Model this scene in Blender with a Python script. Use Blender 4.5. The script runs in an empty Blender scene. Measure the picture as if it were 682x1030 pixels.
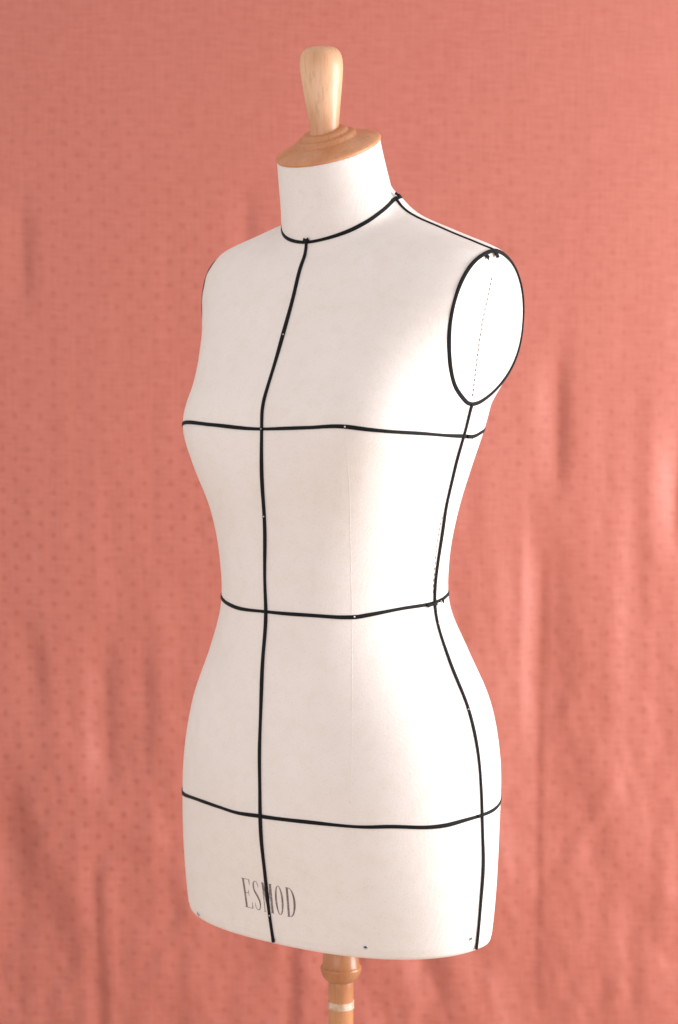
import bpy, bmesh, math, random
import numpy as np
from mathutils import Vector, Matrix

scene = bpy.context.scene
EYE = 1.40                      # camera height above the floor
FORM_X = .002                   # the form's upright stands here
TURN = math.radians(37)         # the form is turned towards the camera's left

# ---------------------------------------------------------------- camera
cam = bpy.data.objects.new('camera', bpy.data.cameras.new('camera'))
scene.collection.objects.link(cam); scene.camera = cam
cam.location = (0, -2.2, EYE)
cam.rotation_euler = (math.radians(90) - math.atan(215 / 2200), 0, 0)
cam.data.sensor_fit = 'VERTICAL'; cam.data.sensor_height = 36
cam.data.lens = 36 * 2200 / 1030
cam.data.clip_end = 60
cam.data.dof.use_dof = True; cam.data.dof.focus_distance = 2.10; cam.data.dof.aperture_fstop = 5.6

# ---------------------------------------------------------------- light: soft ambient, one large window at the right, and an added fill
world = bpy.data.worlds.new('World'); scene.world = world; world.use_nodes = True
bg = world.node_tree.nodes['Background']; bg.inputs[0].default_value = (1.0, .955, .935, 1); bg.inputs[1].default_value = .81

def area(name, loc, target, sx, sy, power, color):
    l = bpy.data.lights.new(name, 'AREA'); l.shape = 'RECTANGLE'; l.size = sx; l.size_y = sy
    l.energy = power; l.color = color
    o = bpy.data.objects.new(name, l); scene.collection.objects.link(o); o.location = loc
    o.rotation_euler = (Vector(target) - Vector(loc)).to_track_quat('-Z', 'Y').to_euler()
    return o
area('window_light', (1.45, -.16, 1.20), (0, 0, 1.13), .8, 1.1, 39, (1.0, .995, .99))
area('bounce_fill', (-1.1, -2.0, 1.05), (0, .2, 1.08), 1.6, 1.1, 11, (1.0, .95, .925))  # unseen fill added to lift the form's left side, standing for room bounce

scene.view_settings.view_transform = 'Standard'; scene.view_settings.look = 'None'
scene.view_settings.exposure = 0; scene.view_settings.gamma = 1
scene.cycles.max_bounces = 8; scene.cycles.diffuse_bounces = 5

# ---------------------------------------------------------------- shape of the dress form (s = forward, z above eye level)
def pchip(xk, yk, x):
    xk = np.asarray(xk, float); yk = np.asarray(yk, float); h = np.diff(xk); dl = np.diff(yk) / h
    m = np.zeros_like(yk); m[0] = dl[0]; m[-1] = dl[-1]
    m[1:-1] = (dl[:-1] * h[1:] + dl[1:] * h[:-1]) / (h[:-1] + h[1:])
    x = np.clip(x, xk[0], xk[-1]); i = np.clip(np.searchsorted(xk, x) - 1, 0, len(h) - 1)
    t = (x - xk[i]) / h[i]
    return (1 + 2*t)*(1-t)**2*yk[i] + t*(1-t)**2*h[i]*m[i] + t*t*(3-2*t)*yk[i+1] + t*t*(t-1)*h[i]*m[i+1]

Z_BOT = -.6362
Z_TIP, Z_PIT = 0.0463, -0.103
RIM_F = [(-0.1028, -0.0205), (-0.1014, -0.0118), (-0.0962, -0.0026), (-0.0880, 0.0092), (-0.0777, 0.0189), (-0.0508, 0.0307), (-0.0239, 0.0334), (0.0, 0.0301), (0.0244, 0.0184), (0.0378, 0.0012), (0.0427, -0.0131), (0.0463, -0.0288)]
RIM_B = [(-0.1028, -0.0205), (-0.1020, -0.0310), (-0.0990, -0.0420), (-0.089, -0.0636), (-0.0709, -0.0857), (-0.0503, -0.0965), (-0.0256, -0.0992), (0.0029, -0.0915), (0.0234, -0.0769), (0.0358, -0.0609), (0.0423, -0.0449), (0.0463, -0.0288)]
RIDGE = [(0.0463, 0.1650), (0.0490, 0.1585), (0.0556, 0.1426), (0.0627, 0.1216), (0.0712, 0.1004), (0.0778, 0.0812), (0.0849, 0.0676), (0.0929, 0.0584), (0.0998, 0.0538), (0.112, 0.03)]
def xplate(z): return np.interp(z, [-.125, -.103, -.025, .047], [.149, .1445, .1535, .165])
def centre(z): return pchip([-.66, -.5, -.31, -.16, -.1035, -.03, .047, .07, .1, .12], [0, 0, -.004, -.012, -.0207, -.0335, -0.0288, -.028, -.020, -.012], z)
def polar_c(z): return pchip([-.66, -.31, -.1035, .0, .05, .09, .11, .15, .2], [0, -.004, -.0207, -.036, -.034, -.022, -.012, .018, .03], z)
NECK_TAN = math.tan(math.radians(22)); NECK_S, NECK_Z = .0200, .1458
def neck_top(s): return NECK_Z - NECK_TAN * (s - NECK_S)
def expo(z): return np.interp(z, [-.12, .03, .1], [2.25, 2.15, 2.0])

def _tables(P):
    """half width (front and back), front, back and bust fullness at every height, gently smoothed so no ring shows"""
    zg = np.arange(-.70, .16, .001); T = {k: pchip(P['z'], P[k], zg) for k in 'afbm'}
    c = centre(zg); af, ab = T['a'].copy(), T['a'].copy(); g0 = math.exp(-(40/24)**2)
    for i, z in enumerate(zg):
        n = float(expo(z)); xp = float(xplate(z)); F, B = max(T['f'][i] - c[i], .004), max(T['b'][i] + c[i], .004)
        if Z_PIT < z < Z_TIP:
            sf = float(np.interp(z, *zip(*RIM_F))); sb = float(np.interp(z, *zip(*RIM_B)))
            for arr, sr in ((af, sf), (ab, sb)):
                e = F if sr > c[i] else B
                p0 = math.atan2(xp, sr - c[i]); bf = 1 + T['m'][i] * (math.exp(-((p0 - math.radians(40)) / math.radians(24))**2) - g0)
                v = (math.hypot(xp, sr - c[i]) / bf) ** (-n) - abs(math.cos(p0) / e) ** n
                arr[i] = min((1 / max(v, 1e-9)) ** (1 / n) * math.sin(p0), .4)
        elif z >= Z_TIP: af[i] = ab[i] = np.interp(z, *zip(*RIDGE))
    def sm(a, sg):
        k = np.exp(-.5 * (np.arange(-30, 31) / sg)**2); k /= k.sum()
        return np.convolve(np.pad(a, 30, 'edge'), k, 'valid')
    return zg, dict(af=sm(af, 3.5), ab=sm(ab, 3.5), f=sm(T['f'], 9), b=sm(T['b'], 6), m=sm(T['m'], 5), c=sm(c, 6))
_TB = {}
def torso_radius(P, z, ph, q):
    """radius from the point (0,q) of the torso outline at height z, for directions ph (0 = front)"""
    if id(P) not in _TB: _TB.clear(); _TB[id(P)] = _tables(P)
    zg, T = _TB[id(P)]
    af, ab, f, b, m, c = [float(np.interp(z, zg, T[k])) for k in ('af', 'ab', 'f', 'b', 'm', 'c')]
    n = float(expo(z)); g0 = math.exp(-(40/24)**2); F, B = max(f - c, .004), max(b + c, .004)
    bump = lambda t: 1 + m * (np.exp(-((np.abs(t) - math.radians(40)) / math.radians(24))**2) - g0)
    th = np.linspace(-math.pi, math.pi, 1441)
    co, si = np.cos(th), np.sin(th)
    r = (np.abs(si / np.where(co > 0, af, ab)) ** n + np.abs(co / np.where(co > 0, F, B)) ** n) ** (-1 / n) * bump(th)
    x, s = r * si, c + r * co
    if z > Z_PIT - .02:
        k = .0010; d = np.abs(x) - float(xplate(z))
        x = np.sign(x) * (float(xplate(z)) + d - .5 * (d + np.sqrt(d * d + k * k)))
    t2 = np.arctan2(x, s - q); r2 = np.hypot(x, s - q)
    o = np.argsort(t2); t2, r2 = t2[o], r2[o]
    t2 = np.concatenate([t2 - 2*math.pi, t2, t2 + 2*math.pi]); r2 = np.concatenate([r2]*3)
    return np.interp(ph, t2, r2)

def neck_radius(z, ph, q):
    cn = np.interp(z, [.04, .085, .147, .18], [-.003, .003, .0200, .0285])
    R = float(pchip([-.2, .02, .045, .07, .10, .147, .19], [.0, .035, .0545, .0585, .0565, .0525, .051], z))
    d = cn - q
    return d * np.cos(ph) + np.sqrt(np.maximum(R * R - (d * np.sin(ph))**2, 1e-8)) if R > abs(d) else np.full_like(ph, .001)

def body_row(P, z, ph):
    q = float(polar_c(z)); rt = torso_radius(P, z, ph, q) if z < .112 else np.full_like(ph, .001)
    if z > .01:
        rn = neck_radius(z, ph, q); k = .016
        h = np.maximum(k - np.abs(rt - rn), 0) / k
        rt = np.maximum(rt, rn) + h * h * k / 4
    return q, rt

P = {
 'z': np.array([-0.6681, -0.5896, -0.5271, -0.4547, -0.4033, -0.3521, -0.3062, -0.2605, -0.2099, -0.1646, -0.1275, -0.106, -0.0895, -0.0496, 0.0, 0.0376, 0.047, 0.055, 0.065, 0.078, 0.09, 0.102, 0.12]),
 'a': np.array([0.1715, 0.177, 0.1743, 0.1681, 0.155, 0.1311, 0.1143, 0.1145, 0.1214, 0.1335, 0.1433, 0.1445, 0.1444, 0.1444, 0.1444, 0.1444, 0.15, 0.15, 0.15, 0.15, 0.15, 0.15, 0.15]),
 'f': np.array([0.108, 0.1183, 0.1288, 0.1316, 0.1295, 0.1252, 0.1215, 0.1217, 0.1227, 0.1271, 0.1262, 0.1238, 0.1183, 0.0993, 0.0777, 0.0618, 0.055, 0.046, 0.032, 0.01, -0.003, -0.01, -0.015]),
 'b': np.array([0.066, 0.087, 0.1101, 0.1275, 0.1259, 0.108, 0.0856, 0.0809, 0.0945, 0.109, 0.1223, 0.1363, 0.143, 0.1429, 0.1343, 0.1208, 0.112, 0.1, 0.088, 0.075, 0.066, 0.058, 0.05]),
 'm': np.array([0.0011, 0.0037, 0.0025, -0.002, -0.0039, -0.003, 0.0037, 0.0123, 0.0564, 0.1248, 0.1614, 0.1473, 0.1141, 0.0781, 0.0297, -0.0025, 0.0, 0.0, 0.0, 0.0, 0.0, 0.0, 0.0]),
}

# ---------------------------------------------------------------- helpers
def link(name, verts, faces, mat=None, parent=None, smooth=True, loc=None):
    me = bpy.data.meshes.new(name); me.from_pydata([tuple(map(float, v)) for v in verts], [], [tuple(int(i) for i in f) for f in faces])
    bm = bmesh.new(); bm.from_mesh(me); bmesh.ops.remove_doubles(bm, verts=bm.verts, dist=2e-5)
    bmesh.ops.recalc_face_normals(bm, faces=bm.faces); bm.to_mesh(me); bm.free()
    if smooth: me.polygons.foreach_set('use_smooth', [True] * len(me.polygons))
    if mat: me.materials.append(mat)
    o = bpy.data.objects.new(name, me); scene.collection.objects.link(o)
    if parent: o.parent = parent
    if loc: o.location = loc
    return o

class Bag:
    """collects verts and faces of one mesh"""
    def __init__(s): s.v = []; s.f = []
    def add(s, v, f):
        n = len(s.v); s.v += [tuple(p) for p in v]; s.f += [tuple(i + n for i in q) for q in f]

def lathe(profile, n=48, M=None, wob=None):
    v, f = [], []
    for r, z in profile:
        for j in range(n):
            t = 2 * math.pi * j / n; p = Vector((r * math.cos(t), r * math.sin(t), z))
            v.append(M @ p if M else p)
    k = len(profile)
    for i in range(k - 1):
        for j in range(n):
            f.append((i*n + j, i*n + (j+1) % n, (i+1)*n + (j+1) % n, (i+1)*n + j))
    f.append(tuple(range(n - 1, -1, -1))); f.append(tuple((k-1)*n + j for j in range(n)))
    return v, f

def box(x0, x1, y0, y1, z0, z1):
    v = [(x, y, z) for x in (x0, x1) for y in (y0, y1) for z in (z0, z1)]
    return v, [(0,1,3,2), (4,6,7,5), (0,4,5,1), (2,3,7,6), (0,2,6,4), (1,5,7,3)]

# ---------------------------------------------------------------- materials
def mat(name, build):
    m = bpy.data.materials.new(name); m.use_nodes = True; nt = m.node_tree
    b = nt.nodes['Principled BSDF']; build(nt, b); return m
def N(nt, t, **k):
    n = nt.nodes.new(t)
    for a, v in k.items():
        if a.startswith('i_'):
            n.inputs[int(a[2:]) if a[2:].isdigit() else a[2:].replace('_', ' ')].default_value = v
        else: setattr(n, a, v)
    return n
def ramp(nt, src, stops):
    r = N(nt, 'ShaderNodeValToRGB'); nt.links.new(src, r.inputs[0]); e = r.color_ramp.elements
    while len(e) < len(stops): e.new(.5)
    for q, (p, c) in zip(e, stops): q.position = p; q.color = (*c, 1) if len(c) == 3 else c
    return r.outputs[0]
def mapping(nt, scale, coord='Object'):
    tc = N(nt, 'ShaderNodeTexCoord'); mp = N(nt, 'ShaderNodeMapping'); mp.inputs['Scale'].default_value = scale
    nt.links.new(tc.outputs[coord], mp.inputs[0]); return mp.outputs[0]
def noise(nt, vec, scale, detail=3, rough=.5):
    n = N(nt, 'ShaderNodeTexNoise'); n.inputs['Scale'].default_value = scale; n.inputs['Detail'].default_value = detail
    n.inputs['Roughness'].default_value = rough; nt.links.new(vec, n.inputs['Vector']); return n.outputs['Fac']
def math_(nt, op, a, b=None):
    m = N(nt, 'ShaderNodeMath', operation=op)
    for i, v in enumerate((a, b)):
        if v is None: continue
        if isinstance(v, (int, float)): m.inputs[i].default_value = v
        else: nt.links.new(v, m.inputs[i])
    return m.outputs[0]
def mix(nt, fac, a, b, mode='MIX'):
    m = N(nt, 'ShaderNodeMix', data_type='RGBA', blend_type=mode)
    for i, v in ((0, fac), (6, a), (7, b)):
        if isinstance(v, (int, float)): m.inputs[i].default_value = v
        elif isinstance(v, tuple): m.inputs[i].default_value = (*v, 1)
        else: nt.links.new(v, m.inputs[i])
    return m.outputs[2]
def bump(nt, b, h, strength, dist):
    n = N(nt, 'ShaderNodeBump'); n.inputs['Strength'].default_value = strength; n.inputs['Distance'].default_value = dist
    nt.links.new(h, n.inputs['Height']); nt.links.new(n.outputs[0], b.inputs['Normal'])

def canvas(nt, b):
    o = mapping(nt, (1, 1, 1))
    n1 = noise(nt, o, 14, 5, .6); n2 = noise(nt, o, 70, 3); n3 = noise(nt, o, 520, 2)
    c = ramp(nt, n1, [(.3, (.835, .757, .722)), (.7, (.865, .800, .770))])
    c = mix(nt, ramp(nt, n2, [(.48, (0, 0, 0)), (.72, (.34, .34, .34))]), c, (.78, .70, .62))
    c = mix(nt, math_(nt, 'MULTIPLY', ramp(nt, n3, [(.55, (0, 0, 0)), (.7, (1, 1, 1))]), .20), c, (.66, .55, .47))
    nt.links.new(c, b.inputs['Base Color']); b.inputs['Roughness'].default_value = .85
    b.inputs['Specular IOR Level'].default_value = .25
    b.inputs['Sheen Weight'].default_value = .12; b.inputs['Sheen Roughness'].default_value = .4
    # plain weave: two sets of fine threads
    w = N(nt, 'ShaderNodeTexWave', wave_type='BANDS', bands_direction='Z'); w.inputs['Scale'].default_value = 430
    w.inputs['Distortion'].default_value = 1.5; nt.links.new(o, w.inputs['Vector'])
    w2 = N(nt, 'ShaderNodeTexWave', wave_type='BANDS', bands_direction='X'); w2.inputs['Scale'].default_value = 430
    w2.inputs['Distortion'].default_value = 1.5; nt.links.new(o, w2.inputs['Vector'])
    h = math_(nt, 'ADD', math_(nt, 'ADD', w.outputs['Fac'], w2.outputs['Fac']), math_(nt, 'MULTIPLY', n3, 2.0))
    bump(nt, b, h, .35, .0005)
CANVAS = mat('cream_canvas', canvas)

def wood(col_a, col_b, rough, coat):
    def f(nt, b):
        o = mapping(nt, (1, 1, .12))
        n = noise(nt, o, 55, 5, .6); n2 = noise(nt, mapping(nt, (1, 1, .05)), 420, 3)
        w = N(nt, 'ShaderNodeTexWave', wave_type='RINGS', rings_direction='Y'); w.inputs['Scale'].default_value = 22
        w.inputs['Distortion'].default_value = 5; w.inputs['Detail'].default_value = 3; nt.links.new(o, w.inputs['Vector'])
        c = ramp(nt, math_(nt, 'ADD', math_(nt, 'MULTIPLY', n, .6), math_(nt, 'MULTIPLY', w.outputs['Fac'], .4)), [(.25, col_a), (.7, col_b)])
        c = mix(nt, ramp(nt, n2, [(.52, (0, 0, 0)), (.72, (.35, .35, .35))]), c, tuple(q * .55 for q in col_a))
        nt.links.new(c, b.inputs['Base Color']); b.inputs['Roughness'].default_value = rough
        b.inputs['Coat Weight'].default_value = coat; b.inputs['Coat Roughness'].default_value = .25
        bump(nt, b, n2, .15, .0003)
    return f
HANDLE_WOOD = mat('pale_beech', wood((.58, .28, .14), (.76, .46, .28), .46, .25))
CAP_WOOD = mat('varnished_beech', wood((.52, .205, .085), (.63, .29, .135), .45, .3))
POLE_WOOD = mat('varnished_pole_beech', wood((.44, .175, .070), (.56, .26, .115), .40, .35))

def tape_m(nt, b):
    o = mapping(nt, (1, 1, 1)); n = noise(nt, o, 900, 2)
    nt.links.new(ramp(nt, n, [(.35, (.004, .004, .005)), (.7, (.011, .012, .014))]), b.inputs['Base Color'])
    b.inputs['Roughness'].default_value = .75; b.inputs['Specular IOR Level'].default_value = .16
    b.inputs['Sheen Weight'].default_value = .03
    bump(nt, b, n, .4, .0004)
TAPE = mat('black_cotton_tape', tape_m)
def metal(nt, b):
    b.inputs['Base Color'].default_value = (.62, .62, .64, 1); b.inputs['Metallic'].default_value = 1; b.inputs['Roughness'].default_value = .3
    nt.links.new(ramp(nt, noise(nt, mapping(nt, (1,1,1)), 800, 2), [(.3, (.25,.25,.25)), (.7, (.45,.45,.45))]), b.inputs['Roughness'])
STEEL = mat('pin_steel', metal)
def ink(nt, b):
    n = noise(nt, mapping(nt, (1, 1, 1)), 420, 4, .7)
    nt.links.new(ramp(nt, n, [(.33, (.10, .075, .075)), (.56, (.24, .185, .18)), (.74, (.50, .43, .40))]), b.inputs['Base Color']); b.inputs['Roughness'].default_value = .8
INK = mat('worn_print', ink)
def thread(nt, b):
    nt.links.new(ramp(nt, noise(nt, mapping(nt, (1,1,1)), 300, 2), [(.3, (.13,.09,.055)), (.7, (.20,.14,.09))]), b.inputs['Base Color']); b.inputs['Roughness'].default_value = .8
THREAD = mat('beige_thread', thread)
def darkmetal(nt, b):
    nt.links.new(ramp(nt, noise(nt, mapping(nt, (1,1,1)), 500, 2), [(.3, (.06,.05,.045)), (.7, (.16,.14,.12))]), b.inputs['Base Color']); b.inputs['Roughness'].default_value = .45; b.inputs['Metallic'].default_value = .7
RUST = mat('dull_tack', darkmetal)
def whitetape(nt, b):
    nt.links.new(ramp(nt, noise(nt, mapping(nt, (1,1,1)), 130, 4), [(.38, (.52,.31,.19)), (.62, (.74,.60,.50))]), b.inputs['Base Color']); b.inputs['Roughness'].default_value = .5
PAPER = mat('worn_white_band', whitetape)

# curtain: satin weave with small woven sprigs in staggered rows
def satin(nt, b):
    uv = N(nt, 'ShaderNodeUVMap').outputs[0]        # metres along the cloth
    sep = N(nt, 'ShaderNodeSeparateXYZ'); nt.links.new(uv, sep.inputs[0]); u, v = sep.outputs[0], sep.outputs[1]
    DX, DY = .0172, .0297
    def dots(ou, ov):
        a = math_(nt, 'SUBTRACT', math_(nt, 'FRACT', math_(nt, 'ADD', math_(nt, 'DIVIDE', u, DX * 2), ou)), .5)
        c = math_(nt, 'SUBTRACT', math_(nt, 'FRACT', math_(nt, 'ADD', math_(nt, 'DIVIDE', v, DY), ov)), .5)
        a = math_(nt, 'MULTIPLY', a, DX * 2); c = math_(nt, 'MULTIPLY', c, DY)
        # slightly tilted little leaf shape
        p = math_(nt, 'ADD', math_(nt, 'MULTIPLY', a, .92), math_(nt, 'MULTIPLY', c, .30))
        q = math_(nt, 'SUBTRACT', math_(nt, 'MULTIPLY', c, .85), math_(nt, 'MULTIPLY', a, .30))
        return math_(nt, 'SQRT', math_(nt, 'ADD', math_(nt, 'MULTIPLY', p, p), math_(nt, 'MULTIPLY', q, q)))
    d = math_(nt, 'MINIMUM', dots(0, 0), dots(.5, .5))
    wob = noise(nt, uv, 330, 3)
    d = math_(nt, 'ADD', d, math_(nt, 'MULTIPLY', math_(nt, 'SUBTRACT', wob, .5), .0052))
    dot = ramp(nt, math_(nt, 'MULTIPLY', d, 100), [(.10, (1, 1, 1)), (.50, (0, 0, 0))])
    mp = N(nt, 'ShaderNodeMapping'); mp.inputs['Scale'].default_value = (1, 14, 1); nt.links.new(uv, mp.inputs[0])
    slub = noise(nt, mp.outputs[0], 28, 4, .6)
    mp2 = N(nt, 'ShaderNodeMapping'); mp2.inputs['Scale'].default_value = (14, 1, 1); nt.links.new(uv, mp2.inputs[0])
    slub2 = noise(nt, mp2.outputs[0], 20, 4, .6)
    patch = noise(nt, uv, 3.5, 3)
    s = math_(nt, 'ADD', math_(nt, 'MULTIPLY', slub, .62), math_(nt, 'MULTIPLY', slub2, .38))
    c = ramp(nt, s, [(.38, CURTAIN_A), (.62, CURTAIN_B)])
    # window sheen painted in: sprigs fade to the right, and fade upwards too
    sheen_fade = math_(nt, 'MULTIPLY', ramp(nt, u, [(.0, (.9,)*3), (.30, (.62,)*3)]), ramp(nt, math_(nt, 'SUBTRACT', v, 1.0), [(.36, (1,)*3), (.70, (.42,)*3)]))
    dot = math_(nt, 'MULTIPLY', dot, sheen_fade)
    k = math_(nt, 'MULTIPLY', dot, ramp(nt, patch, [(.34, (.35,)*3), (.62, (1,)*3)]))
    c = mix(nt, math_(nt, 'MULTIPLY', k, .85), c, CURTAIN_DOT)
    nt.links.new(c, b.inputs['Base Color'])
    b.inputs['Specular IOR Level'].default_value = .7
    b.inputs['Coat Weight'].default_value = .35; b.inputs['Coat Roughness'].default_value = .62
    nt.links.new(math_(nt, 'SUBTRACT', .62, math_(nt, 'MULTIPLY', k, .03)), b.inputs['Roughness'])
    b.inputs['Sheen Weight'].default_value = .25; b.inputs['Sheen Roughness'].default_value = .45
    b.inputs['Sheen Tint'].default_value = (1, .82, .78, 1)
    wv = N(nt, 'ShaderNodeTexNoise'); wv.inputs['Scale'].default_value = 900; nt.links.new(uv, wv.inputs['Vector'])
    h = math_(nt, 'ADD', math_(nt, 'MULTIPLY', s, 1.0), math_(nt, 'ADD', math_(nt, 'MULTIPLY', dot, .5), math_(nt, 'MULTIPLY', wv.outputs['Fac'], .4)))
    bump(nt, b, h, .45, .0010)
CURTAIN_A, CURTAIN_B, CURTAIN_DOT = (.425, .101, .065), (.490, .137, .098), (.345, .066, .038)
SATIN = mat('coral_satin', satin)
def plaster(nt, b):
    n = noise(nt, mapping(nt, (1,1,1)), 6, 5)
    nt.links.new(ramp(nt, n, [(.3, (.70,.62,.55)), (.7, (.76,.69,.62))]), b.inputs['Base Color']); b.inputs['Roughness'].default_value = .9
    bump(nt, b, noise(nt, mapping(nt, (1,1,1)), 150, 3), .2, .001)
PLASTER = mat('pale_plaster', plaster)
def boards(nt, b):
    o = mapping(nt, (1, 8, 1)); n = noise(nt, o, 3, 6, .6)
    nt.links.new(ramp(nt, n, [(.3, (.50,.40,.31)), (.7, (.62,.50,.40))]), b.inputs['Base Color']); b.inputs['Roughness'].default_value = .5
BOARDS = mat('floor_boards', boards)

# ---------------------------------------------------------------- setting
fl = link('floor', *box(-3, 3, -3.2, .98, -.05, 0), BOARDS, smooth=False); fl['kind'] = 'structure'
wl = link('wall', *box(-3, 3, 1.0, 1.12, 0, 2.9), PLASTER, smooth=False); wl['kind'] = 'structure'

# ---------------------------------------------------------------- curtain
YC = .70
rng = np.random.RandomState(7)
def vnoise(x, z, sx, sz, seed):
    r = np.random.RandomState(seed); g = r.rand(64, 64) * 2 - 1
    a, c = x / sx + 31.3, z / sz + 17.7
    i, j = np.floor(a).astype(int), np.floor(c).astype(int); fa, fc = a - i, c - j
    fa = fa*fa*(3-2*fa); fc = fc*fc*(3-2*fc); G = lambda p, q: g[p % 64, q % 64]
    return (G(i,j)*(1-fa) + G(i+1,j)*fa)*(1-fc) + (G(i,j+1)*(1-fa) + G(i+1,j+1)*fa)*fc
def win(z, lo, hi, soft):
    s = lambda t: np.clip(t, 0, 1)**2 * (3 - 2*np.clip(t, 0, 1))
    return s((z - lo) / soft) * s((hi - z) / soft)
# x, width, z low, z high, fade, depth, drift of x per metre of height
FOLDS = [(-.316, .016, .70, 1.00, .12, -.0095, .01), (-.340, .018, .68, 1.00, .14, .006, .0), (-.328, .008, .3, .66, .06, -.005, -.03),
         (-.308, .010, .3, .67, .07, .004, -.03), (-.418, .012, 1.36, 1.56, .08, -.005, .0), (-.262, .012, .72, .98, .12, -.004, .0),
         (-.240, .018, .74, 1.04, .14, .004, .0), (-.385, .016, .66, 1.02, .14, .003, .0), (-.438, .016, .3, .80, .16, -.005, .05),
         (-.41, .014, .8, 1.0, .10, -.004, -.12),
         (.289, .012, 1.10, 1.36, .10, -.0065, .0), (.318, .020, 1.00, 1.34, .14, .003, .0), (.276, .016, .8, 1.30, .14, .004, .0),
         (.268, .012, .80, 1.12, .12, -.006, .01), (.290, .015, .74, 1.14, .14, -.005, -.01), (.246, .010, .74, 1.18, .14, .005, .0),
         (.448, .014, 1.04, 1.26, .10, -.008, .06), (.425, .022, .96, 1.34, .16, .006, .05), (.398, .014, .80, 1.20, .16, -.003, .0),
         (.37, .020, .70, 1.16, .2, .003, .0), (.268, .006, .40, .90, .1, -.002, .0), (.10, .018, .40, .72, .10, -.009, -.25),
         (.14, .026, .40, .74, .10, .006, -.22), (-.065, .010, .3, .76, .08, -.006, .0), (-.04, .02, .3, .78, .1, .005, .0),
         (-.18, .02, .3, .85, .2, .003, .1), (.35, .02, .3, .8, .15, .003, -.2), (.44, .02, .3, .95, .15, .004, .1),
         (-.37, .008, .3, 1.5, .3, .0007, .0), (-.122, .010, 1.40, 1.56, .06, -.003, .0), (.205, .010, 1.28, 1.50, .08, -.003, .0), (-.45, .02, .55, .80, .1, -.006, .1)]
def curtain_y(x, z):
    low = np.clip((1.42 - z) / .9, 0, 1)
    calm = .25 + .75 * np.clip((1.62 - z) / .5, 0, 1)
    y = calm * .004 * vnoise(x, z, .16, .9, 1) + low * (.0035 * vnoise(x, z, .055, .7, 2) + .0014 * vnoise(x + .05 * z, z, .024, .28, 3))
    y = y + calm * .0006 * vnoise(x, z, .02, .12, 4) + .0005 * vnoise(x, z, .09, .03, 9)
    wet = np.clip((1.0 - z) / .3, 0, 1)
    y = y + wet * (.0045 * vnoise(x + .45 * z, z, .065, .15, 5) + .0016 * vnoise(x - .5 * z, z, .022, .06, 6))
    y = y + low * .0007 * vnoise(x + .3 * z, z, .012, .035, 8)
    outside = np.clip((np.abs(x) - .47) / .2, 0, 1)
    y = y + outside * .022 * np.sin(x * 41 + .8 * np.sin(z * 2))
    for cx, w, lo, hi, sf, dp, dr in FOLDS:
        t = (x - cx - dr * (z - (lo + hi) / 2)) / w
        if dp < 0: t = np.where(t < 0, t / 1.9, t * .92)      # a fold turns away slowly and closes steeply
        y = y - (1.0 if dp < 0 else .4) * dp * np.exp(-t * t) * win(z, lo, hi, sf)
    return YC + y
nx, nz = 620, 420
xs = np.linspace(-1, 1, nx); zs = np.linspace(.03, 2.15, nz)
XX, ZZ = np.meshgrid(xs, zs)
left = -.4655 + .030 * (1.782 - ZZ)**1 * (-1) + .0022 * np.sin(ZZ * 9)    # the left hem hangs slightly slanted
left = np.where(ZZ > 1.5, -.4475 - .08 * (1.782 - ZZ), -.4475 - .08 * .282 - .02 * (1.5 - ZZ)) + .0006 * np.sin(ZZ * 60)
XW = left + (XX + 1) / 2 * (1.25 - left)
YY = curtain_y(XW, ZZ)
v = np.stack([XW, YY, ZZ], -1).reshape(-1, 3)
idx = np.arange(nx * nz).reshape(nz, nx)
f = np.stack([idx[:-1, :-1], idx[:-1, 1:], idx[1:, 1:], idx[1:, :-1]], -1).reshape(-1, 4)
me = bpy.data.meshes.new('curtain'); me.from_pydata(v.tolist(), [], f.tolist())
uvl = me.uv_layers.new(name='UVMap')
du = np.sqrt(np.diff(XW, axis=1)**2 + np.diff(YY, axis=1)**2 * .5); U = np.concatenate([np.zeros((nz, 1)), np.cumsum(du, axis=1)], 1)
U = U * .25 + (XW - XW[:, :1]) * .75 + XW[:, :1]
U = U + .0035 * vnoise(XW, ZZ, .12, .2, 11); V = ZZ + .004 * vnoise(XW, ZZ, .15, .15, 12) + .035 * XW
li = np.empty(len(me.loops), int); me.loops.foreach_get('vertex_index', li)
uvl.data.foreach_set('uv', np.stack([U.ravel()[li], V.ravel()[li]], -1).ravel())
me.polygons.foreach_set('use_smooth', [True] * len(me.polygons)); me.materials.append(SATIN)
cur = bpy.data.objects.new('curtain', me); scene.collection.objects.link(cur)
so = cur.modifiers.new('thickness', 'SOLIDIFY'); so.thickness = .0008
cur['label'] = 'coral pink satin curtain with small woven dots and soft vertical folds behind the form'; cur['category'] = 'curtain'

# ---------------------------------------------------------------- dress form
form = bpy.data.objects.new('dress_form', None); scene.collection.objects.link(form)
form.location = (FORM_X, 0, 0); form.rotation_euler = (0, 0, -TURN)
form['label'] = 'cream canvas dress form with black style tapes on a turned wooden pole'; form['category'] = 'dress form'
form.empty_display_size = .2

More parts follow.
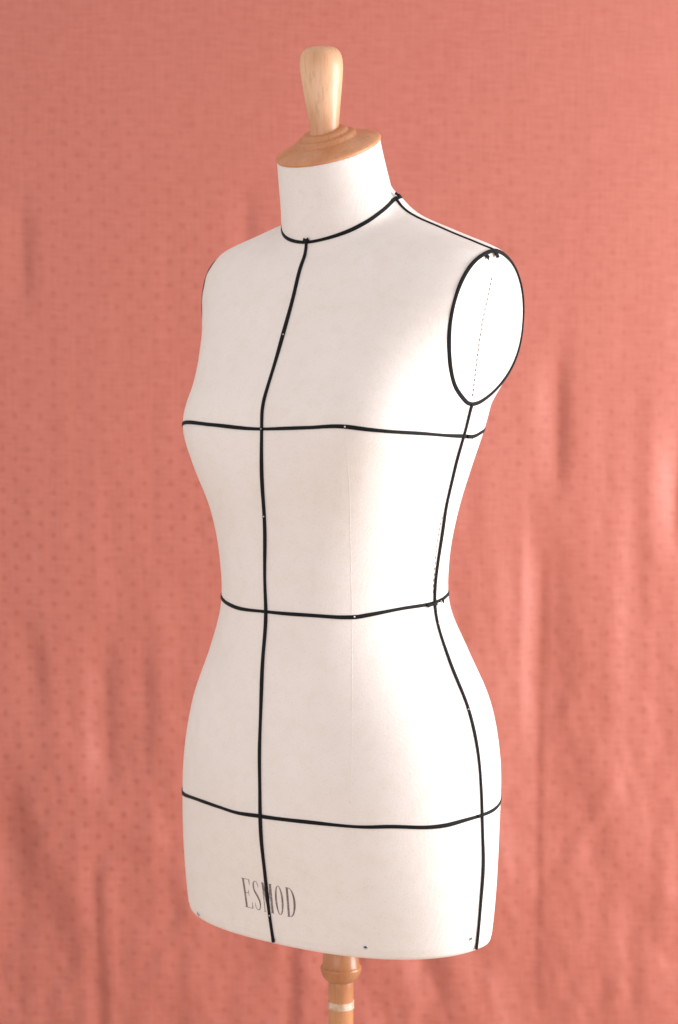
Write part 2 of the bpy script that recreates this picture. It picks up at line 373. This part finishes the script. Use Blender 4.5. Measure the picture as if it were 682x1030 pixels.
PHI = np.linspace(-math.pi, math.pi, 641)[:-1]
ROWZ = np.concatenate([np.arange(Z_BOT, -.11, .003), np.arange(-.11, .036, .0016), np.arange(.036, .1, .0009), np.arange(.1, .176, .0016)])
Q = np.empty(len(ROWZ)); RR = np.empty((len(ROWZ), len(PHI)))
for i, z in enumerate(ROWZ): Q[i], RR[i] = body_row(P, float(z), PHI)
def flat(phi, z):
    """point (x, s, z) on the canvas at direction phi and height z"""
    i = np.clip(np.searchsorted(ROWZ, z) - 1, 0, len(ROWZ) - 2); t = (z - ROWZ[i]) / (ROWZ[i+1] - ROWZ[i])
    k = (phi + math.pi) / (2 * math.pi) * len(PHI); j = int(math.floor(k)); u = k - j; j0, j1 = j % len(PHI), (j + 1) % len(PHI)
    r = (RR[i, j0]*(1-u) + RR[i, j1]*u)*(1-t) + (RR[i+1, j0]*(1-u) + RR[i+1, j1]*u)*t
    q = Q[i]*(1-t) + Q[i+1]*t
    return Vector((r * math.sin(phi), -(q + r * math.cos(phi)), z + EYE))
def surf(phi, z):
    e = .006; p = flat(phi, z)
    a = flat(phi + e * 6, z) - flat(phi - e * 6, z); c = flat(phi, z + e) - flat(phi, z - e)
    return p, a.cross(c).normalized()

def make_body():
    rows = []
    # rounded lower edge and underside
    r0 = RR[0]; q0 = Q[0]
    def ring(r, q, z): return [(float(r[j] * math.sin(PHI[j])), float(-(q + r[j] * math.cos(PHI[j]))), float(z + EYE)) for j in range(len(PHI))]
    rows.append(ring(r0 * .02, q0, Z_BOT + .002)); rows.append(ring(r0 * .6, q0, Z_BOT + .002)); rows.append(ring(r0 - .012, q0, Z_BOT + .001))
    for k in range(7):
        t = math.pi / 2 * k / 6; rows.append(ring(r0 - .006 * (1 - math.sin(t)), q0, Z_BOT + .006 * (1 - math.cos(t))))
    for i, z in enumerate(ROWZ):
        if z < Z_BOT + .0075: continue
        s = Q[i] + RR[i] * np.cos(PHI); ring_ = []
        for j in range(len(PHI)):
            zz = z; r = RR[i, j]; q = Q[i]
            if z > neck_top(s[j]):
                lo, hi = .08, z
                for _ in range(14):
                    m = (lo + hi) / 2; k = (m - ROWZ[0])
                    p = flat(PHI[j], m)
                    if m > neck_top(-p.y): hi = m
                    else: lo = m
                p = flat(PHI[j], lo); ring_.append(tuple(p))
            else: ring_.append((float(r * math.sin(PHI[j])), float(-(q + r * math.cos(PHI[j]))), float(z + EYE)))
        rows.append(ring_)
    n = len(PHI); v = [p for r in rows for p in r]; fa = []
    for i in range(len(rows) - 1):
        for j in range(n):
            fa.append((i*n + j, i*n + (j+1) % n, (i+1)*n + (j+1) % n, (i+1)*n + j))
    fa.append(tuple(range(n))[::-1]); fa.append(tuple((len(rows)-1)*n + j for j in range(n)))
    return link('body', v, fa, CANVAS, form)
body = make_body()

# ribbons that follow the canvas
def resample(pts, step=.0035):
    """smooth curve through (phi degrees, z) points"""
    pts = [(math.radians(a), b) for a, b in pts]
    xyz = [flat(a, b) for a, b in pts]
    L = [0]
    for p, q in zip(xyz, xyz[1:]): L.append(L[-1] + max((q - p).length, 1e-4))
    n = max(int(L[-1] / step), 8); t = np.linspace(0, L[-1], n)
    return list(zip(pchip(L, [p[0] for p in pts], t), pchip(L, [p[1] for p in pts], t)))
def ribbon(name, path, width, thick=.0007, m=None, lift=.0002, seed=1, wobble=1.0, parent=None, closed=False, pinch=()):
    """path: list of (point, normal)"""
    r = random.Random(seed); n = len(path); v, fa = [], []
    ph1, ph2 = r.random() * 6, r.random() * 6; s = 0
    for k, (p, nn) in enumerate(path):
        a = path[max(k-1, 0)][0] if not closed else path[(k-1) % n][0]; c = path[min(k+1, n-1)][0] if not closed else path[(k+1) % n][0]
        t = (c - a).normalized(); side = t.cross(nn).normalized(); s += (c - a).length / 2
        w = width * (1 + wobble * (.10 * math.sin(s * 37 + ph1) + .07 * math.sin(s * 91 + ph2)))
        off = wobble * .0004 * math.sin(s * 23 + ph2) + wobble * .0002 * math.sin(s * 77)
        tilt = wobble * .25 * math.sin(s * 31 + ph1)
        base = p + side * off + nn * lift
        up = nn * thick
        tw = nn * (w * .5 * max(tilt, 0) * .4); tw2 = nn * (w * .5 * max(-tilt, 0) * .4)
        v += [base + side * w/2 - nn*.0006, base + side * w/2 + up * .75 + tw, base + side * w * .3 + up + tw, base - side * w * .3 + up + tw2, base - side * w/2 + up * .75 + tw2, base - side * w/2 - nn*.0006]
    for k in range(n if closed else n - 1):
        a, c = k * 6, ((k + 1) % n) * 6
        for j in range(6): fa.append((a + j, a + (j+1) % 6, c + (j+1) % 6, c + j))
    if not closed: fa.append(tuple(range(6))); fa.append(tuple((n-1)*6 + j for j in range(6))[::-1])
    return link(name, v, fa, m or TAPE, parent or form)
def on(pts, step=.0035): return [surf(a, b) for a, b in resample(pts, step)]
W = .0034

def ringpath(pts):
    """measured half continued round the back to a closed loop, ends meeting at the same height"""
    a0, z0 = pts[0]; a1, z1 = pts[-1]; span = 360 - (a1 - a0)
    back = [(a1 + span * t, z1 + (z0 - z1) * t) for t in (.2, .4, .6, .8)]
    return pts + back + [(a0 + 360, z0)]
BUST = [(-43.0, -.1255), (-38.0, -.1228), (-22.0, -.1228), (0, -.1248), (22, -.1215), (33, -.1200), (41.5, -.1225), (58.5, -.1270), (87, -.1330), (94.5, -.1345), (103, -.1315)]
WAIST = [(-39, -.2985), (-26.5, -.3015), (-17.5, -.3035), (1.5, -.3028), (24.5, -.3032), (37, -.3040), (42.5, -.3038), (47.5, -.3025), (66, -.2990), (89, -.2980), (94.5, -.2972), (103, -.2950)]
HIP = [(-59.5, -.507), (-41.5, -.5025), (-24.5, -.5025), (-12.5, -.5045), (0, -.5035), (17.5, -.5022), (31, -.5020), (46, -.5018), (53, -.5012), (67.5, -.5033), (72.5, -.5033), (79.5, -.5022), (89, -.5020), (95.5, -.5016), (104.5, -.5000)]
def loop(pts): 
    q = ringpath(pts); p = on(q); return p[:-1]
ribbon('bust_tape', loop(BUST), W, seed=2, closed=True)
ribbon('waist_tape', loop(WAIST), W, seed=3, closed=True)
ribbon('hip_tape', loop(HIP), W, seed=4, closed=True)
NECK = [(0, .0548), (14.5, .0577), (28, .0640), (40.5, .0722), (59, .0845), (75, .0925), (87.5, .0975), (110, .1005), (145, .1030), (180, .1035)]
neck_loop = [(-a, b) for a, b in NECK[::-1]][:-1] + NECK
ribbon('neck_tape', on(neck_loop)[:-1], W * 1.02, seed=5, closed=True)
FRONT = [(.2, .0560), (.2, .038), (.2, .0185), (.3, -.034), (0, -.0805), (-.4, -.103), (0, -.124), (0, -.1615), (0, -.2095), (0, -.2785), (.4, -.3025), (0, -.349), (0, -.421), (0, -.472), (0, -.5035), (0, -.5455), (0, -.5965), (.9, -.6330)]
ribbon('centre_front_tape', on(FRONT), W, seed=6, lift=.0009)
ribbon('centre_back_tape', on([(180, .1035), (180, 0), (180, -.2), (180, -.4), (180, -.633)]), W, seed=7, lift=.0009)
SIDE = [(90.0, -.1025), (87.2, -.133), (88.3, -.196), (89.6, -.229), (89, -.2725), (89, -.2965), (89, -.319), (90, -.364), (90.5, -.4), (90.5, -.439), (89.6, -.472), (89.4, -.5035), (89, -.544), (87.2, -.586), (86, -.6330)]
for sg in (1, -1):
    ribbon('side_tape', on([(sg * a, b) for a, b in SIDE]), W * .95, seed=8 + sg, lift=.0009)
SHO = [(87.0, .0972), (86.3, .0912), (85.8, .0845), (85.2, .0776), (85, .0708), (85, .0623), (85.6, .0558), (86.6, .0502), (88.5, .0468)]
for sg in (1, -1):
    ribbon('shoulder_tape', on([(sg * a, b) for a, b in SHO], .002), W * .85, seed=11 + sg, lift=.0004)

# arm plates: closed tape on the rim
def rim_loop(sg):
    F = RIM_F; B = RIM_B[::-1]
    pts = [(s, z) for z, s in F] + [(s, z) for z, s in B][1:-1]
    n = len(pts); out = []
    for k in range(n):
        p0, p1, p2, p3 = [np.array(pts[(k + d) % n]) for d in (-1, 0, 1, 2)]
        for t in np.arange(0, 1, .1):
            out.append(.5 * ((2*p1) + (-p0+p2)*t + (2*p0-5*p1+4*p2-p3)*t*t + (-p0+3*p1-3*p2+p3)*t**3))
    out = np.array(out); ker = np.exp(-.5 * (np.arange(-14, 15) / 5.5)**2); ker /= ker.sum()
    out = np.stack([np.convolve(np.concatenate([out[-14:, d], out[:, d], out[:14, d]]), ker, 'valid') for d in (0, 1)], 1)
    c = np.mean(out, axis=0); path = []; out = c + (out - c) * 1.014
    for s, z in out:
        o = Vector((0, -(s - c[0]), z - c[1])).normalized()
        x = float(xplate(z)); nn = (Vector((sg * .9, 0, 0)) + o * .55).normalized()
        path.append((Vector((sg * (x - .0004), -s, z + EYE)) - o * .0010, nn))
    return path
for sg in (1, -1): ribbon('armhole_tape', rim_loop(sg), W * (1.15 if sg > 0 else .85), seed=14 + sg, closed=True, lift=.0003, wobble=.8)

# seams and stitching
for sg in (1, -1):
    ribbon('seam', on([(sg * a, b) for a, b in [(34.5, -.123), (36.5, -.1675), (39, -.2455), (40.5, -.3025), (41, -.3775), (40.7, -.4435), (40.3, -.4800)]]), .0008, .00012, CANVAS, lift=.0, seed=20, wobble=.3)
def stitches(path, gap, ln, w):
    b = Bag(); acc = 0; k = 0
    while k < len(path) - 2:
        p, nn = path[k]; q, _ = path[min(k + ln, len(path)-1)]; t = (q - p).normalized(); sd = t.cross(nn)
        h = nn * .0004; m = (p + q) / 2
        b.add([p + sd*w/2, q + sd*w/2, q - sd*w/2, p - sd*w/2, m + sd*w/2 + h*1.3, m - sd*w/2 + h*1.3, p + h*.3, q + h*.3], [(0, 1, 4), (3, 5, 2), (0, 4, 5, 3), (4, 1, 2, 5)])
        k += ln + gap
    return b
for sg in (1, -1):
    path = []
    for t in np.linspace(0, 1, 120):
        z = float(np.interp(t, [0, 1], [.020, -.096])); s = float(-.0288 + .0092 * t + .0025 * math.sin(math.pi * t))
        path.append((Vector((sg * (float(xplate(z)) + .0002), -s, z + EYE)), Vector((sg, 0, 0))))
    b = stitches(path, 2, 3, .0011); link('stitching', b.v, b.f, THREAD, form)
    b = stitches(on([(sg * a, z) for a, z in [(87.3, -.2125), (86.9, -.238), (87.2, -.262), (87.4, -.2815), (87.9, -.292)]], .0011), 2, 3, .0009)
    link('stitching', b.v, b.f, THREAD, form)

# pins and tacks
def frame(p, nn):
    return Matrix.Translation(p) @ nn.to_track_quat('Z', 'Y').to_matrix().to_4x4()
def pin(phi, z, r=.0010, m=None, lift=.0012, name='pin'):
    p, nn = surf(math.radians(phi), z); v, f_ = lathe([(r*.5, -.001), (r, 0), (r*1.05, .0004), (r*.8, .0008), (r*.3, .0010)], 12, frame(p + nn * lift, nn))
    return link(name, v, f_, m or STEEL, form)
for a, z in [(.6, -.0355), (34.5, -.1198), (88.6, -.196), (41.5, -.3040), (89, -.3185), (0, -.1250), (93.5, -.2975), (0.2, -.2095), (90, -.4), (.2, -.605)]:
    pin(a, z, .0007 if a not in (34.5, 41.5) else .0009, lift=.0016)
p0, n0 = None, None
o = Vector((.1655 * 1, .0, 0))
for a, z in [(-51.5, -.6295), (46.5, -.6235), (83, -.6205), (-130, -.625), (137, -.625), (180, -.625)]:
    p, nn = surf(math.radians(a), z)
    v, f_ = lathe([(.0024, -.0006), (.0024, .0003), (.0017, .0007), (.0013, .0002), (.0008, .0001)], 16, frame(p, nn))
    t = link('tack', v, f_, STEEL, form)
    v, f_ = lathe([(.0013, -.0004), (.0013, .0004), (.0010, .0006)], 12, frame(p, nn)); link('tack_head', v, f_, RUST, t)

# folded tape ends and knots where tapes are pinned together
def knot(p, nn, dirs, size=.0032, seed=0):
    b = Bag(); r = random.Random(seed)
    for k, (d, ln) in enumerate(dirs):
        d = (d - nn * d.dot(nn)).normalized(); sd = d.cross(nn).normalized(); q = p + nn * (.0012 + .0007 * k)
        w = size * (.42 + .1 * r.random()); h = .0009
        a, c = q - d * ln * .35, q + d * ln
        vs = []
        for e, ww, up in ((a, w, 0), (q, w * .8, .0009), (c, w * 1.15, .0002)):
            vs += [e + sd*ww + nn*up, e - sd*ww + nn*up, e - sd*ww*.7 + nn*(up + h), e + sd*ww*.7 + nn*(up + h)]
        fs = []
        for i in (0, 4): fs += [(i+j, i+(j+1) % 4, i+4+(j+1) % 4, i+4+j) for j in range(4)]
        fs += [(0,1,2,3), (11,10,9,8)]
        b.add(vs, fs)
    return link('tape_end', b.v, b.f, TAPE, form, smooth=False)
U_ = Vector((0, 0, 1))
p, nn = surf(math.radians(1), .0562); sd = nn.cross(U_); knot(p, nn, [(sd + U_*.35, .0038), (-sd + U_*.5, .0036)], .0032, 1)
p, nn = surf(math.radians(90), .0995); sd = nn.cross(U_); knot(p + nn*.001, nn, [(U_ + sd*.8, .0040), (U_*-.6 - sd, .0030)], .0036, 2)
p = Vector((float(xplate(.044)) - .001, .0290, .0435 + EYE)); nn = Vector((.92, 0, .38)).normalized()
knot(p, nn, [(Vector((0, .15, -1)), .0058), (Vector((0, -1, -.3)), .0040)], .0062, 3)
p = Vector((float(xplate(.037)) - .0006, .0160, .0400 + EYE)); knot(p, nn, [(Vector((0, -.8, -.9)), .0040)], .0060, 8)
p, nn = surf(math.radians(90.5), -.1340); knot(p, nn, [(Vector((0, 1, -.12)), .0075), (Vector((0, -1, 0)), .003)], .0038, 4)
p, nn = surf(math.radians(86.5), -.2990); knot(p, nn, [(Vector((0, -1, -.10)), .0095), (Vector((0, 1, 0)), .006)], .0036, 5)
p, nn = surf(math.radians(95), -.2975); knot(p, nn, [(Vector((0, 1, -.7)), .003), (Vector((0, -.4, 1)), .002)], .003, 6)
p, nn = surf(math.radians(88.3), -.5022); knot(p, nn, [(Vector((0, -1, .2)), .005), (Vector((0, 1, .1)), .002)], .0034, 7)

# printed lettering wrapped on the canvas: each stroke is a strip in letter space (width 1 x height 1)
def strip(b, pts, place):
    """pts: (x, y, half width) polyline"""
    L, R_ = [], []
    for k, (x, y, w) in enumerate(pts):
        a = pts[max(k-1, 0)]; c = pts[min(k+1, len(pts)-1)]; dx, dy = (c[0]-a[0]) * ASP, c[1]-a[1]; l = math.hypot(dx, dy) or 1
        nx_, ny_ = -dy / l / ASP, dx / l
        L.append(place(x + nx_ * w, y + ny_ * w)); R_.append(place(x - nx_ * w, y - ny_ * w))
    n = len(pts); b.add(L + R_, [(k, k+1, n+k+1, n+k) for k in range(n-1)])
ASP = .34
TH, TK = .009, .034       # hairline and stem half widths in letter heights
def seg(x0, y0, x1, y1, w, n=8, w1=None):
    w1 = w if w1 is None else w1
    return [(x0+(x1-x0)*k/n, y0+(y1-y0)*k/n, w+(w1-w)*k/n) for k in range(n+1)]
def bez(pts, ws):
    return [(x, y, w) for (x, y), w in zip(pts, ws)]
def oval(x, y, rx, ry, t0, t1, thin, thick, n=40):
    return [(x + rx*math.cos(t), y + ry*math.sin(t), thin + (thick-thin)*abs(math.cos(t))**1.6) for t in [t0 + (t1-t0)*k/n for k in range(n+1)]]
serif = lambda x, y, h=.16: seg(x - h, y, x + h, y, TH)
LET = {
 'E': [seg(.22, 0, .22, 1, TK), serif(.22, .008, .2), serif(.22, .992, .2), seg(.22, .992, .86, .992, TH), seg(.22, .52, .66, .52, TH), seg(.22, .008, .92, .008, TH),
       seg(.85, .99, .88, .80, .018, w1=.004), seg(.66, .62, .66, .42, .008), seg(.90, .01, .94, .23, .018, w1=.004)],
 'S': [[(.80,.79,.005),(.76,.90,.016),(.64,.975,.012),(.48,.992,.010),(.30,.955,.014),(.19,.87,.024),(.17,.76,.030),(.24,.65,.034),(.42,.55,.037),(.62,.45,.037),(.79,.34,.034),(.85,.22,.028),(.80,.10,.020),(.66,.025,.012),(.48,.006,.010),(.30,.03,.012),(.17,.11,.014),(.13,.24,.005)]],
 'M': [seg(.10, 0, .10, 1, TH * 1.2), serif(.10, .008, .10), seg(.02, .992, .16, .992, TH), seg(.13, .99, .47, .03, TK), seg(.47, .03, .82, .99, TH), seg(.84, 0, .84, 1, TK), serif(.84, .008, .14), seg(.82, .992, .98, .992, TH)],
 'O': [oval(.5, .5, .36, .49, 0, 2*math.pi, TH, TK)],
 'D': [seg(.20, 0, .20, 1, TK), seg(.04, .008, .40, .008, TH), seg(.04, .992, .40, .992, TH), oval(.36, .5, .50, .49, -math.pi/2, math.pi/2, TH, TK)]}
b = Bag(); x0, x1 = -15.6, 15.9
cells = [('E', 0, .175), ('S', .20, .345), ('M', .385, .585), ('O', .62, .785), ('D', .825, 1.0)]
for ch, u0, u1 in cells:
    def place(x, y, u0=u0, u1=u1):
        u = u0 + (u1 - u0) * x; phi = math.radians(x0 + (x1 - x0) * u)
        p, nn = surf(phi, -.6023 + .0305 * y - .0005 * u + .0018 * 0)
        return p + nn * .00025
    for st in LET[ch]: strip(b, st, place)
link('lettering', b.v, b.f, INK, form)

# wooden neck cap with its turned handle
tilt = math.radians(22)
cap_c = Vector((0, -NECK_S, NECK_Z + EYE))
nrm = Vector((0, -math.sin(tilt), math.cos(tilt)))
Mc = Matrix.Translation(cap_c + nrm * .0005) @ Matrix.Rotation(tilt, 4, 'X')
prof = [(.049, -.003), (.0521, -.0006), (.0529, .0004), (.0531, .0014), (.0522, .0028), (.0495, .0043), (.0450, .0060), (.0395, .0078), (.0340, .0092), (.0322, .0097),
        (.0310, .0100), (.0306, .0114), (.0302, .0130), (.0285, .0143), (.0262, .0148), (.0245, .0146), (.0236, .0152), (.0232, .0168), (.0222, .0184), (.0200, .0192), (.014, .0196)]
v, f_ = lathe(prof, 96, Mc); cap = link('neck_cap', v, f_, CAP_WOOD, form)
lean = math.radians(4.5)
Mh = Matrix.Translation(Vector((0, -NECK_S - .0065, NECK_Z + EYE + .0095))) @ Matrix.Rotation(lean, 4, 'X')
hp = [(.0165, -.006), (.0154, .001), (.0148, .005), (.0145, .009), (.0146, .013), (.0153, .020), (.0167, .031), (.0181, .042), (.0194, .052), (.0204, .060), (.0211, .067), (.0213, .072),
      (.0211, .0765), (.0203, .0806), (.0188, .0842), (.0165, .0870), (.0132, .0889), (.0090, .0899), (.0045, .0903), (.0008, .0904)]
v, f_ = lathe(hp, 64, Mh); link('handle', v, f_, HANDLE_WOOD, cap)

# pole, collar under the body, and the out-of-frame foot
ZF = EYE - .6885
pp = [(.0128, .10), (.0128, ZF - .02), (.0130, ZF + .02)]
v, f_ = lathe(pp, 40); pole = link('pole', v, f_, POLE_WOOD, form)
cp = [(.0129, -.0125), (.0142, -.0118), (.0168, -.0098), (.0192, -.0062), (.0208, -.0020), (.0213, .0008), (.0211, .0022), (.0203, .0032), (.0192, .0045), (.0176, .020), (.0165, .056)]
v, f_ = lathe(cp, 56, Matrix.Translation((0, 0, ZF))); link('collar', v, f_, POLE_WOOD, form)
bp = [(.0131, -.0040), (.0135, -.0037), (.0135, .0036), (.0131, .0040)]
v, f_ = lathe(bp, 40, Matrix.Translation((0, 0, ZF - .0375))); link('band', v, f_, PAPER, pole)
v, f_ = lathe([(.030, .045), (.036, .055), (.036, .115), (.028, .13), (.014, .14)], 40); link('hub', v, f_, POLE_WOOD, form)
for k in range(3):
    a = 2 * math.pi * k / 3 + .5; c, s_ = math.cos(a), math.sin(a); b = Bag(); n = 10
    vs = []
    for i in range(n + 1):
        t = i / n; r = .02 + .26 * t; z = .085 - .065 * t ** 1.3; h = .026 - .010 * t
        for w, dz in ((-.011, -h/2), (.011, -h/2), (.011, h/2), (-.011, h/2)):
            vs.append((c * r - s_ * w, s_ * r + c * w, max(z + dz, 0.001)))
    fs = [(i*4+j, i*4+(j+1) % 4, i*4+4+(j+1) % 4, i*4+4+j) for i in range(n) for j in range(4)] + [(0,1,2,3), (n*4+3, n*4+2, n*4+1, n*4)]
    link('foot', vs, fs, POLE_WOOD, form, smooth=False)
